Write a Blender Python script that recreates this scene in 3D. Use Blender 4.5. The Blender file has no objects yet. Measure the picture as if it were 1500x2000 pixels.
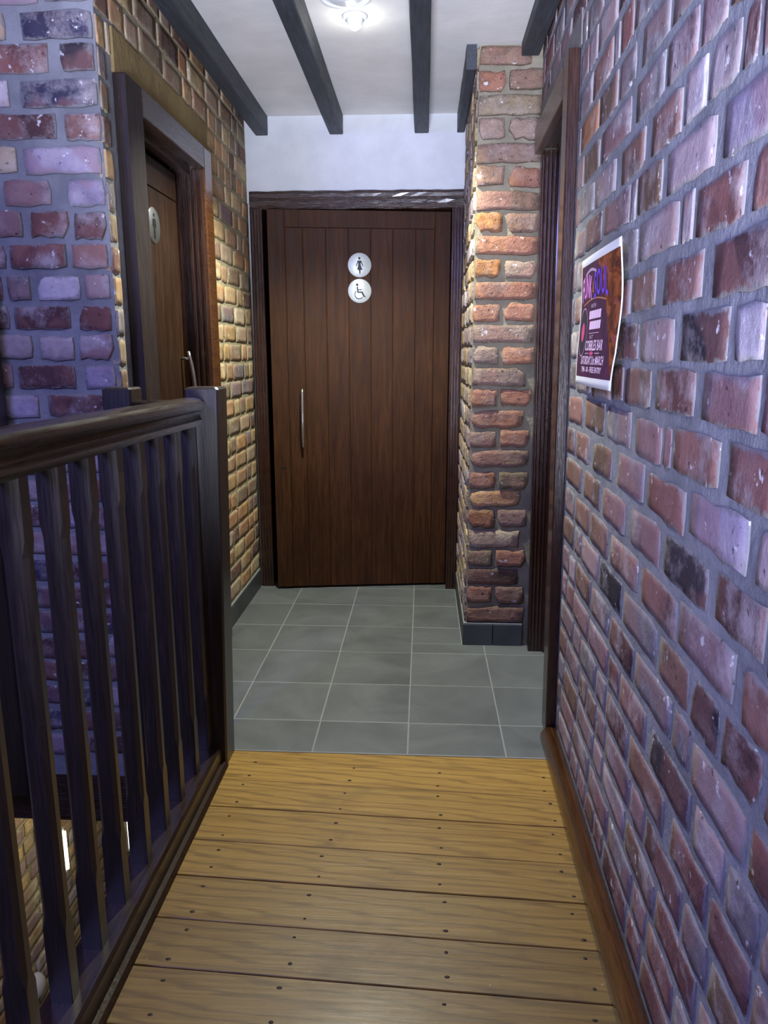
import bpy, bmesh, math, random
from math import sin, cos, pi, radians, atan2
from mathutils import Vector, Matrix, noise
random.seed(7)
SC = bpy.context.scene
COL = SC.collection

# ------------------------------------------------------------------ camera, world, lights, exposure
F_PX, PITCH, YAW, EYE = 1440.0, radians(12.03), radians(3.03), 1.35
cd = bpy.data.cameras.new('camera'); cam = bpy.data.objects.new('camera', cd); COL.objects.link(cam)
cd.sensor_fit = 'VERTICAL'; cd.sensor_height = 34.6; cd.lens = F_PX / 2000.0 * 34.6
cd.clip_start = 0.02
cam.location = (0, 0, EYE); cam.rotation_euler = (pi / 2 - PITCH, 0, YAW)
SC.camera = cam

w = bpy.data.worlds.new('world'); SC.world = w; w.use_nodes = True
bg = w.node_tree.nodes['Background']
bg.inputs[0].default_value = (0.55, 0.6, 1.0, 1); bg.inputs[1].default_value = 0.035

def lamp(name, kind, loc, power, color, target=None, **kw):
    d = bpy.data.lights.new(name, kind); d.energy = power; d.color = color
    for k, v in kw.items(): setattr(d, k, v)
    o = bpy.data.objects.new(name, d); COL.objects.link(o); o.location = loc
    if target is not None:
        o.rotation_euler = (Vector(target) - Vector(loc)).to_track_quat('-Z', 'Y').to_euler()
    return o
# violet-blue party lighting high over the stairwell, behind and to the left of the viewer
lamp('stage_light', 'AREA', (-1.55, -0.35, 2.3), 64, (0.31, 0.34, 1.0), (0.5, 1.05, 1.2), shape='DISK', size=0.55)
# weak neutral fill added above and behind the viewer, not an actual fitting
lamp('neutral_fill', 'AREA', (-0.15, -0.5, 2.5), 2.5, (1.0, 0.95, 0.85), (-0.1, 1.2, 0.2), shape='DISK', size=0.25)
# unseen soft fill added behind the viewer to lift ceiling and upper walls
lamp('ceiling_fill', 'AREA', (-0.15, -1.3, 0.75), 38, (0.72, 0.78, 1.0), (0.0, 2.7, 2.75), shape='DISK', size=0.9, spread=radians(52))
# lamps of the room below the stairs
lamp('downstairs_light', 'POINT', (-1.35, 3.3, -0.75), 14, (1.0, 0.87, 0.6), shadow_soft_size=0.08)

vs = SC.view_settings
SC.display_settings.display_device = 'sRGB'
vs.view_transform = 'Standard'; vs.look = 'None'; vs.gamma = 1.0; vs.use_curve_mapping = False
vs.exposure = 0.0

# ------------------------------------------------------------------ helpers
def lin(r, g, b):
    f = lambda c: (c / 255 / 12.92) if c / 255 <= 0.04045 else ((c / 255 + 0.055) / 1.055) ** 2.4
    return (f(r), f(g), f(b), 1)

class MB:
    """collects geometry, then links it as one mesh object"""
    def __init__(s): s.v = []; s.f = []; s.sm = []; s.mi = []
    def add(s, verts, faces, smooth=False, M=None, mi=0):
        n = len(s.v)
        s.v += [tuple(M @ Vector(p)) if M is not None else tuple(p) for p in verts]
        s.f += [tuple(i + n for i in f) for f in faces]
        s.sm += smooth if isinstance(smooth, list) else [smooth] * len(faces)
        s.mi += [mi] * len(faces)
        return s
    def box(s, x0, x1, y0, y1, z0, z1, b=0.0, M=None, mi=0):
        if b <= 0:
            v = [(x, y, z) for z in (z0, z1) for y in (y0, y1) for x in (x0, x1)]
            f = [(0, 2, 3, 1), (4, 5, 7, 6), (0, 1, 5, 4), (2, 6, 7, 3), (0, 4, 6, 2), (1, 3, 7, 5)]
            return s.add(v, f, False, M, mi)
        bm = bmesh.new()
        r = bmesh.ops.create_cube(bm, size=1.0)
        for q in bm.verts:
            q.co = Vector(((x0 + x1) / 2 + q.co.x * (x1 - x0), (y0 + y1) / 2 + q.co.y * (y1 - y0), (z0 + z1) / 2 + q.co.z * (z1 - z0)))
        bmesh.ops.bevel(bm, geom=list(bm.edges), offset=b, segments=2, profile=0.5, affect='EDGES')
        bm.verts.index_update()
        s.add([q.co.copy() for q in bm.verts], [[q.index for q in f.verts] for f in bm.faces], False, M, mi)
        bm.free(); return s
    def prism(s, prof, axis, a0, a1, M=None, smooth=False, mi=0, jitter=0.0, n=1):
        """closed 2-D profile pushed along axis; profile coords are the two other axes in x,y,z order"""
        k = len(prof); vs_ = []
        for i in range(n + 1):
            a = a0 + (a1 - a0) * i / n
            for (p, q) in prof:
                j = (random.uniform(-jitter, jitter) if jitter and 0 < i < n else 0)
                vs_.append({'x': (a, p, q + j), 'y': (p + j, a, q), 'z': (p, q + j, a)}[axis])
        fs = [(i * k + j, i * k + (j + 1) % k, (i + 1) * k + (j + 1) % k, (i + 1) * k + j) for i in range(n) for j in range(k)]
        fs += [tuple(range(k - 1, -1, -1)), tuple(range(n * k, n * k + k))]
        return s.add(vs_, fs, [smooth] * (len(fs) - 2) + [False, False], M, mi)
    def lathe(s, prof, seg=32, M=None, mi=0, smooth=True):
        """profile of (radius, height) about z"""
        vs_ = []; fs = []; m = len(prof)
        for i in range(seg):
            a = 2 * pi * i / seg
            vs_ += [(r * cos(a), r * sin(a), z) for r, z in prof]
        for i in range(seg):
            for j in range(m - 1):
                fs.append((i * m + j, ((i + 1) % seg) * m + j, ((i + 1) % seg) * m + j + 1, i * m + j + 1))
        return s.add(vs_, fs, smooth, M, mi)
    def tube(s, pts, r, seg=10, M=None, mi=0):
        pts = [Vector(p) for p in pts]; rr = r if isinstance(r, list) else [r] * len(pts)
        vs_ = []; fs = []; up = Vector((0.31, 0.17, 0.93))
        for i, p in enumerate(pts):
            t = (pts[min(i + 1, len(pts) - 1)] - pts[max(i - 1, 0)]).normalized()
            a = t.cross(up).normalized(); b = t.cross(a)
            vs_ += [p + (a * cos(2 * pi * k / seg) + b * sin(2 * pi * k / seg)) * rr[i] for k in range(seg)]
        for i in range(len(pts) - 1):
            for k in range(seg):
                fs.append((i * seg + k, i * seg + (k + 1) % seg, (i + 1) * seg + (k + 1) % seg, (i + 1) * seg + k))
        n = len(fs)
        fs += [tuple(range(seg)), tuple(range((len(pts) - 1) * seg + seg - 1, (len(pts) - 1) * seg - 1, -1))]
        return s.add(vs_, fs, [True] * n + [False, False], M, mi)
    def mesh(s, name):
        me = bpy.data.meshes.new(name); me.from_pydata(s.v, [], s.f)
        me.polygons.foreach_set('use_smooth', s.sm); me.polygons.foreach_set('material_index', s.mi)
        bm = bmesh.new(); bm.from_mesh(me); bmesh.ops.recalc_face_normals(bm, faces=bm.faces); bm.to_mesh(me); bm.free()
        return me
    def build(s, name, mats, parent=None, **kw):
        me = s.mesh(name)
        for m in (mats if isinstance(mats, (list, tuple)) else [mats]): me.materials.append(m)
        return link(name, me, parent, **kw)

def link(name, data, parent=None, loc=None, rot=None, **props):
    o = bpy.data.objects.new(name, data); COL.objects.link(o)
    if parent is not None: o.parent = parent
    if loc is not None: o.location = loc
    if rot is not None: o.rotation_euler = rot
    for k, v in props.items(): o[k] = v
    return o
def struct(o): o['kind'] = 'structure'; return o
def tag(o, label, cat, group=None):
    o['label'] = label; o['category'] = cat
    if group: o['group'] = group
    return o

# ------------------------------------------------------------------ materials
class NT:
    def __init__(s, name):
        s.m = bpy.data.materials.new(name); s.m.use_nodes = True
        s.t = s.m.node_tree; s.b = s.t.nodes['Principled BSDF']
    def n(s, typ, **kw):
        q = s.t.nodes.new(typ)
        for k, v in kw.items():
            if k.startswith('i_'):
                key = k[2:]; q.inputs[int(key) if key.isdigit() else key].default_value = v
            else: setattr(q, k, v)
        return q
    def l(s, a, b): s.t.links.new(a, b)
    def n_add(s, a, k):
        q = s.n('ShaderNodeMath', operation='ADD'); q.inputs[1].default_value = k; s.l(a, q.inputs[0]); return q.outputs[0]
    def coords(s, kind='Object', scale=(1, 1, 1), rnd=0.0):
        tc = s.n('ShaderNodeTexCoord'); mp = s.n('ShaderNodeMapping'); mp.inputs['Scale'].default_value = scale
        s.l(tc.outputs[kind], mp.inputs['Vector'])
        if rnd:
            oi = s.n('ShaderNodeObjectInfo'); mu = s.n('ShaderNodeMath', operation='MULTIPLY'); mu.inputs[1].default_value = rnd
            s.l(oi.outputs['Random'], mu.inputs[0])
            cx = s.n('ShaderNodeCombineXYZ')
            for k in range(3): s.l(mu.outputs[0], cx.inputs[k])
            s.l(cx.outputs[0], mp.inputs['Location'])
        return mp.outputs[0]
    def noise(s, vec, scale, detail=4, rough=0.55, dist=0.0):
        q = s.n('ShaderNodeTexNoise'); q.inputs['Scale'].default_value = scale; q.inputs['Detail'].default_value = detail
        q.inputs['Roughness'].default_value = rough; q.inputs['Distortion'].default_value = dist
        s.l(vec, q.inputs['Vector']); return q.outputs['Fac']
    def ramp(s, fac, *stops):
        q = s.n('ShaderNodeValToRGB'); e = q.color_ramp.elements
        while len(e) < len(stops): e.new(0.5)
        for k, (p, c) in enumerate(stops):
            e[k].position = p; e[k].color = c if len(c) == 4 else (*c, 1)
        s.l(fac, q.inputs[0]); return q.outputs[0]
    def mix(s, fac, a, b, mode='MIX'):
        q = s.n('ShaderNodeMix', data_type='RGBA', blend_type=mode)
        for sock, v in ((q.inputs[0], fac), (q.inputs[6], a), (q.inputs[7], b)):
            if isinstance(v, bpy.types.NodeSocket): s.l(v, sock)
            else: sock.default_value = v
        return q.outputs[2]
    def bump(s, h, strength=0.3, dist=0.01, prev=None):
        q = s.n('ShaderNodeBump'); q.inputs['Strength'].default_value = strength; q.inputs['Distance'].default_value = dist
        s.l(h, q.inputs['Height'])
        if prev is not None: s.l(prev, q.inputs['Normal'])
        return q.outputs[0]
    def out(s, color=None, rough=0.6, normal=None, metal=0.0, spec=None, coat=0.0, coat_rough=0.1):
        b = s.b
        for sock, v in (('Base Color', color), ('Roughness', rough), ('Normal', normal), ('Metallic', metal)):
            if v is None: continue
            if isinstance(v, bpy.types.NodeSocket): s.l(v, b.inputs[sock])
            else: b.inputs[sock].default_value = v
        if spec is not None: b.inputs['Specular IOR Level'].default_value = spec
        b.inputs['Coat Weight'].default_value = coat; b.inputs['Coat Roughness'].default_value = coat_rough
        return s.m
W4 = (1, 1, 1, 1); K4 = (0, 0, 0, 1)

def mat_brick(name, island=False, palette=None, rough_amt=0.5, bloom=0.66, edge=0.85, smear=lin(136, 135, 137)):
    s = NT(name); v = s.coords('Object', (1, 1, 1), 37.0)
    if island:
        g = s.n('ShaderNodeNewGeometry')
        st = [(i / len(palette), c) for i, c in enumerate(palette)]
        q = s.n('ShaderNodeValToRGB'); q.color_ramp.interpolation = 'CONSTANT'; e = q.color_ramp.elements
        while len(e) < len(st): e.new(0.5)
        for k, (p, c) in enumerate(st): e[k].position = p; e[k].color = c
        s.l(g.outputs['Random Per Island'], q.inputs[0]); base = q.outputs[0]
    else:
        base = s.n('ShaderNodeObjectInfo').outputs['Color']
    n1 = s.noise(v, 9, 6, 0.68, 0.1)
    dark = s.mix(0.4, base, (0.035, 0.025, 0.03, 1)); c = s.mix(s.ramp(n1, (0.38, W4), (0.55, K4)), base, dark)
    # lime bloom left by old plaster, in patches of its own
    n2 = s.noise(v, 7.5, 8, 0.72, 0.1)
    c = s.mix(s.ramp(n2, (0.47, K4), (0.66, (bloom, bloom, bloom, 1))), c, lin(196, 184, 182))
    np_ = s.noise(v, 5.0, 2, 0.4); c = s.mix(s.ramp(np_, (0.50, K4), (0.54, (0.75, 0.75, 0.75, 1))), c, s.mix(0.5, base, lin(150, 104, 96)))
    if not island:
        tg = s.n('ShaderNodeTexCoord'); sx = s.n('ShaderNodeSeparateXYZ'); s.l(tg.outputs['Generated'], sx.inputs[0]); ds = []
        for ax, kk in ((0, 2.1), (2, 1.0)):
            m1 = s.n('ShaderNodeMath', operation='SUBTRACT'); m1.inputs[1].default_value = 0.5; s.l(sx.outputs[ax], m1.inputs[0])
            m2 = s.n('ShaderNodeMath', operation='ABSOLUTE'); s.l(m1.outputs[0], m2.inputs[0])
            m3 = s.n('ShaderNodeMath', operation='SUBTRACT'); m3.inputs[0].default_value = 0.5; s.l(m2.outputs[0], m3.inputs[1])
            m4 = s.n('ShaderNodeMath', operation='MULTIPLY'); m4.inputs[1].default_value = kk; s.l(m3.outputs[0], m4.inputs[0]); ds.append(m4.outputs[0])
        mn = s.n('ShaderNodeMath', operation='MINIMUM'); s.l(ds[0], mn.inputs[0]); s.l(ds[1], mn.inputs[1])
        ne = s.noise(v, 26, 6, 0.75); nm = s.n('ShaderNodeMath', operation='MULTIPLY_ADD'); nm.inputs[1].default_value = -0.55; s.l(ne, nm.inputs[0]); s.l(mn.outputs[0], nm.inputs[2])
        c = s.mix(s.ramp(s.n_add(nm.outputs[0], 0.33), (0.10, (edge, edge, edge, 1)), (0.17, K4)), c, smear)
    n3 = s.noise(v, 34, 3, 0.6)
    c = s.mix(s.ramp(n3, (0.655, K4), (0.70, (0.8, 0.8, 0.8, 1))), c, lin(222, 216, 214))
    n5 = s.noise(v, 55, 2, 0.5)
    c = s.mix(s.ramp(n5, (0.26, (0.8, 0.8, 0.8, 1)), (0.33, K4)), c, (0.03, 0.025, 0.025, 1))
    n4 = s.noise(v, 70, 4, 0.7)
    b1 = s.bump(n1, 0.4 * rough_amt, 0.010); b2 = s.bump(s.noise(v, 38, 5, 0.7, 0.5), 0.75 * rough_amt, 0.009, b1); b3 = s.bump(n4, 0.4 * rough_amt, 0.004, b2)
    return s.out(c, 0.82, b3, spec=0.3)
def mat_mortar(name, col, col2):
    s = NT(name); v = s.coords('Object')
    n = s.noise(v, 5, 6, 0.65); c = s.mix(s.ramp(n, (0.35, K4), (0.65, W4)), col, col2)
    b = s.bump(s.noise(v, 60, 5, 0.7), 0.6, 0.008); b = s.bump(s.noise(v, 14, 3), 0.5, 0.015, b)
    return s.out(c, 0.9, b, spec=0.25)
def mat_wood(name, c1, c2, scale=(14, 14, 1.2), rough=0.35, bump=0.25, coat=0.3, knots=True, spec=0.5, cr=0.2):
    s = NT(name); v = s.coords('Object', scale, 11.0)
    n = s.noise(v, 2.2, 6, 0.6, 1.2); n2 = s.noise(v, 9, 3, 0.6, 0.6)
    c = s.mix(s.ramp(n, (0.3, K4), (0.7, W4)), c1, c2)
    c = s.mix(s.ramp(n2, (0.35, (0.5, 0.5, 0.5, 1)), (0.6, K4)), c, tuple(x * 0.35 for x in c1[:3]) + (1,))
    v0 = s.coords('Object', (1, 1, 1), 5.0)
    c = s.mix(s.ramp(s.noise(v0, 2.3, 3), (0.4, K4), (0.75, (0.5, 0.5, 0.5, 1))), c, tuple(x * 0.5 for x in c1[:3]) + (1,))
    chip = s.noise(v0, 120, 1, 0.4)
    c = s.mix(s.ramp(chip, (0.80, K4), (0.84, (0.6, 0.6, 0.6, 1))), c, lin(150, 120, 85))
    r = s.ramp(n2, (0.3, (rough * 0.8,) * 3), (0.7, (min(1, rough * 1.35),) * 3))
    return s.out(c, r, s.bump(n2, bump, 0.004), coat=coat, coat_rough=cr, spec=spec)
def mat_flat(name, c, rough=0.5, metal=0.0, noise_scale=0, bump=0.1, spec=None, coat=0):
    s = NT(name); nm = None; col = c
    if noise_scale:
        v = s.coords('Object'); n = s.noise(v, noise_scale, 5, 0.6)
        col = s.mix(s.ramp(n, (0.3, K4), (0.7, W4)), tuple(x * 0.86 for x in c[:3]) + (1,), c); nm = s.bump(n, bump, 0.01)
    return s.out(col, rough, nm, metal, spec, coat)

M = {}
M['brick'] = mat_brick('brick_clay', rough_amt=0.55)
M['brick_buff'] = mat_brick('brick_clay_buff', rough_amt=0.5, bloom=0.4, edge=0.7, smear=lin(166, 156, 126))
M['brick_rough'] = mat_brick('brick_clay_rough', rough_amt=2.0, bloom=0.25, edge=0.5, smear=lin(122, 112, 92))
PAL = {
 'sand': lin(196, 150, 100),
 'brick': lin(166, 116, 90), 'clay': lin(142, 112, 94), 'sand2': lin(162, 138, 122),
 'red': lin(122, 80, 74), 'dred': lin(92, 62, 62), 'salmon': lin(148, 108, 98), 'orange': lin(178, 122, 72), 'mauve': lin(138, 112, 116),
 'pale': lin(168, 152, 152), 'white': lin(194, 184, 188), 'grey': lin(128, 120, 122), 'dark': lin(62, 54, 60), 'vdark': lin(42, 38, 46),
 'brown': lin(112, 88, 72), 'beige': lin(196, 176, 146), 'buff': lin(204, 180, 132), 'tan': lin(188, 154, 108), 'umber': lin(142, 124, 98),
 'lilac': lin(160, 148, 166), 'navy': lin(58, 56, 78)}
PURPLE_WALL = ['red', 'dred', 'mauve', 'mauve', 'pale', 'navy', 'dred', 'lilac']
RIGHT_WALL = ['mauve', 'mauve', 'grey', 'brown', 'red', 'grey', 'brown', 'mauve', 'pale', 'grey', 'dred', 'mauve']
BUFF_WALL = ['buff', 'tan', 'tan', 'beige', 'umber', 'tan', 'sand', 'buff', 'umber', 'sand', 'grey', 'brown']
PIER = ['clay', 'brick', 'clay', 'brick', 'sand2', 'brick', 'umber']
M['stuff_p'] = mat_brick('brick_mass_purple', True, [PAL[k] for k in PURPLE_WALL])
M['stuff_r'] = mat_brick('brick_mass_mauve', True, [PAL[k] for k in RIGHT_WALL])
M['stuff_b'] = mat_brick('brick_mass_buff', True, [PAL[k] for k in BUFF_WALL])
M['mortar_grey'] = mat_mortar('mortar_grey', lin(118, 119, 122), lin(148, 148, 151))
M['mortar_pier'] = mat_mortar('mortar_pier', lin(116, 110, 94), lin(150, 142, 120))
M['mortar_buff'] = mat_mortar('mortar_buff', lin(150, 142, 116), lin(176, 168, 140))
M['lintel'] = mat_mortar('lintel_render', lin(126, 108, 72), lin(150, 130, 88))
M['lintel_grey'] = mat_mortar('lintel_render_grey', lin(112, 108, 104), lin(134, 128, 122))
M['plaster'] = mat_flat('plaster_white', lin(208, 210, 212), 0.75, 0, 7, 0.25)
M['ceiling'] = mat_flat('ceiling_plaster', lin(230, 227, 222), 0.8, 0, 5, 0.3)
M['beam'] = mat_wood('beam_charcoal', lin(54, 59, 66), lin(68, 73, 80), (12, 1.0, 12), 0.55, 0.3, 0.0)
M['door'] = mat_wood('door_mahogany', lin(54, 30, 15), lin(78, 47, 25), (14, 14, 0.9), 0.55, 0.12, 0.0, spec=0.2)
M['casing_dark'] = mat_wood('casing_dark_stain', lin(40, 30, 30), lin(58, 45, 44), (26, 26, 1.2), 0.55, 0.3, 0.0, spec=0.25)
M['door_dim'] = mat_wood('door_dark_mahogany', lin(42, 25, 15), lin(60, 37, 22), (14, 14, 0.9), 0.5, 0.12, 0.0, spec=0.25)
M['sign_grey'] = mat_flat('sign_brushed_metal', lin(150, 152, 152), 0.38, 0.9)
M['frame'] = mat_wood('frame_dark_stain', lin(44, 24, 18), lin(66, 38, 28), (26, 26, 1.2), 0.28, 0.5, 0.4, cr=0.15)
M['frame_h'] = mat_wood('frame_dark_stain_across', lin(44, 24, 18), lin(66, 38, 28), (1.2, 26, 26), 0.28, 0.9, 0.5, cr=0.15)
M['frame_y'] = mat_wood('frame_dark_stain_deep', lin(52, 34, 26), lin(80, 56, 42), (26, 1.2, 26), 0.3, 0.5, 0.4, cr=0.2)
M['rail'] = mat_wood('rail_dark_stain', lin(36, 22, 15), lin(56, 35, 23), (16, 0.8, 16), 0.3, 0.0, 0.3, cr=0.25)
M['post'] = mat_wood('post_dark_stain', lin(38, 29, 25), lin(54, 42, 36), (26, 26, 1.2), 0.36, 0.12, 0.5, cr=0.32)
M['skirt'] = mat_wood('skirting_stain', lin(74, 44, 24), lin(110, 70, 38), (26, 1.4, 26), 0.22, 0.2, 0.6, cr=0.12)
M['steel'] = mat_flat('brushed_steel', lin(200, 200, 196), 0.28, 1.0, 60, 0.05)
M['sign'] = mat_flat('sign_satin_metal', lin(206, 212, 208), 0.42, 0.35)
M['brass'] = mat_flat('brass', lin(190, 150, 70), 0.25, 1.0)
M['ink'] = mat_flat('sign_black', lin(20, 22, 30), 0.5)
M['black'] = mat_flat('black_void', lin(10, 10, 12), 0.9)
M['nail'] = mat_flat('nail_iron', lin(48, 38, 32), 0.6, 0.3)
M['grout'] = mat_flat('grout', lin(150, 152, 152), 0.9, 0, 30, 0.2)
M['gap'] = mat_flat('floor_gap', lin(34, 26, 20), 0.9)
M['white'] = mat_flat('white_plastic', lin(225, 228, 230), 0.35)

def mat_tile():
    s = NT('slate_grey_tile'); v = s.coords('Object', (1, 1, 1), 19.0)
    n = s.noise(v, 3.2, 6, 0.65, 0.6); c = s.mix(s.ramp(n, (0.3, K4), (0.72, W4)), lin(92, 96, 97), lin(116, 120, 120))
    n2 = s.noise(v, 45, 4, 0.6)
    return s.out(c, s.ramp(n, (0.3, (0.42,) * 3), (0.7, (0.58,) * 3)), s.bump(n2, 0.15, 0.004), spec=0.45)
M['tile'] = mat_tile()
def mat_skirt_tile():
    s = NT('dark_skirting_tile'); v = s.coords('Object', (1, 1, 1), 19.0)
    return s.out(s.mix(s.ramp(s.noise(v, 6, 5), (0.3, K4), (0.7, W4)), lin(56, 60, 64), lin(76, 80, 83)), 0.45)
M['skirt_tile'] = mat_skirt_tile()
def mat_board():
    s = NT('varnished_pine'); v = s.coords('Object', (0.42, 15, 15), 23.0)
    v0 = s.coords('Object', (1, 1, 1), 23.0)
    n = s.noise(v, 1.9, 6, 0.6, 2.2); n2 = s.noise(v, 7, 5, 0.7, 0.5)
    c = s.mix(s.ramp(n, (0.3, K4), (0.72, W4)), lin(150, 116, 58), lin(176, 142, 76))
    wv = s.n('ShaderNodeTexWave', wave_type='RINGS', rings_direction='Z'); wv.inputs['Scale'].default_value = 2.4
    wv.inputs['Distortion'].default_value = 9; wv.inputs['Detail'].default_value = 3; wv.inputs['Detail Scale'].default_value = 1.3
    mp = s.coords('Object', (0.7, 6, 6), 23.0); s.l(mp, wv.inputs['Vector'])
    c = s.mix(s.ramp(wv.outputs['Fac'], (0.0, (0.55,) * 3), (0.3, K4)), c, lin(108, 80, 44))
    c = s.mix(s.ramp(n2, (0.34, (0.34,) * 3), (0.48, K4)), c, lin(96, 70, 42))
    wear = s.noise(v0, 3.1, 5, 0.7, 0.5)
    c = s.mix(s.ramp(wear, (0.55, K4), (0.8, (0.55,) * 3)), c, lin(92, 74, 52))
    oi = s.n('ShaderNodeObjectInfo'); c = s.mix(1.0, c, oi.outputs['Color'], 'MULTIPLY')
    fine = s.noise(v0, 60, 3, 0.6); c = s.mix(s.ramp(fine, (0.7, K4), (0.8, (0.5,) * 3)), c, lin(196, 172, 126))
    return s.out(c, s.ramp(wear, (0.3, (0.36,) * 3), (0.75, (0.56,) * 3)), s.bump(n2, 0.3, 0.004), coat=0.2, coat_rough=0.28, spec=0.4)
M['board'] = mat_board()
def mat_emit(name, c, st):
    s = NT(name); s.b.inputs['Emission Color'].default_value = c; s.b.inputs['Emission Strength'].default_value = st
    return s.out(c, 0.5)
M['lens'] = mat_emit('lamp_lens', (1, 0.95, 0.86, 1), 9)
M['strip'] = mat_emit('strip_glow', (1, 0.95, 0.8, 1), 6)

# ------------------------------------------------------------------ bricks
def brick_template(L, H, rnd, depth=0.022, rough=1.0):
    """irregular brick face: x = length, z = height, front towards -y; about 40 triangles"""
    hx, hz = L / 2, H / 2; k = 0.0034 * rough
    xs = (-1, -0.62, -0.2, 0.24, 0.6, 1); pts = [(hx * t, -hz) for t in xs] + [(hx, 0.1 * hz)] + [(hx * t, hz) for t in xs[::-1]] + [(-hx, -0.1 * hz)]
    n = len(pts); out = []; cr = {0: (1, 1), 5: (-1, 1), 7: (-1, -1), 12: (1, -1)}
    for i, (x, z) in enumerate(pts):
        dx, dz = rnd.uniform(-k, k) * 0.8, rnd.uniform(-k, k)
        if rnd.random() < 0.14: dz -= math.copysign(rnd.uniform(0.5, 1.6) * k, z) if abs(z) > 0.9 * hz else 0
        if i in cr:
            q = rnd.uniform(0.0, 0.8) * k + (rnd.random() < 0.14) * rnd.uniform(1, 3) * k
            dx += cr[i][0] * q; dz += cr[i][1] * q
        out.append((x + dx, z + dz))
    v = [(x, depth, z) for x, z in out]
    v += [(x - math.copysign(0.0018, x), rnd.uniform(-0.0014, 0.0014) * (rough if rough > 1.1 else 0.25), z - math.copysign(0.0018, z)) for x, z in out]
    inner = [(-0.62, -0.5), (0.6, -0.55), (0.64, 0.55), (-0.6, 0.5)]
    v += [(hx * a + rnd.uniform(-k, k), rnd.uniform(-0.0018, 0.0006) * (rough if rough > 1.1 else 0.3), hz * b) for a, b in inner]
    f = [(i, (i + 1) % n, n + (i + 1) % n, n + i) for i in range(n)]; sm = [False] * n
    A, B, C, D = 2 * n, 2 * n + 1, 2 * n + 2, 2 * n + 3; O = lambda i: n + i % n
    ring = [(O(0), O(1), A), (O(1), O(2), A), (O(2), O(3), B, A), (O(3), O(4), B), (O(4), O(5), B), (O(5), O(6), B), (O(6), C, B), (O(6), O(7), C), (O(7), O(8), C), (O(8), O(9), C),
            (O(9), O(10), D, C), (O(10), O(11), D), (O(11), O(12), D), (O(12), O(13), D), (O(13), A, D), (O(13), O(0), A), (A, B, C, D)]
    f += ring; sm += [True] * len(ring)
    return v, f, sm
rb = random.Random(3)
TPL = {}
for kind, L in (('s', 0.225), ('h', 0.108)):
    for rg, key in ((1.0, 'n'), (1.25, 'r')):
        for i in range(8):
            v, f, sm = brick_template(L, 0.078, rb, 0.022, rg)
            TPL[kind + key + str(i)] = (v, f, sm, L)
MESH = {}
for k, (v, f, sm, L) in TPL.items():
    b = MB(); b.add(v, f, sm); me = b.mesh('brick'); me.materials.append(M['brick_rough'] if k[1] == 'r' else M['brick']); MESH[k] = me
    if k[1] == 'n':
        me = me.copy(); me.materials[0] = M['brick_buff']; MESH[k[0] + 'b' + k[2:]] = me; TPL2 = (v, f, sm, L)
for k in list(TPL):
    if k[1] == 'n': TPL[k[0] + 'b' + k[2:]] = TPL[k]

_fw = Vector((-sin(YAW) * cos(PITCH), cos(YAW) * cos(PITCH), -sin(PITCH))); _rt = Vector((cos(YAW), sin(YAW), 0)); _up = _rt.cross(_fw)
def to_px(p):
    d = Vector(p) - Vector((0, 0, EYE)); z = d.dot(_fw)
    if z < 0.05: return None
    return 750 + F_PX * d.dot(_rt) / z, 1000 - F_PX * d.dot(_up) / z
def ray(x, y): return _fw + _rt * ((x - 750) / F_PX) + _up * ((1000 - y) / F_PX)
def seen(p, m=260):
    q = to_px(p)
    return q is not None and -m < q[0] < 1500 + m and -m < q[1] < 2000 + m

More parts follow.
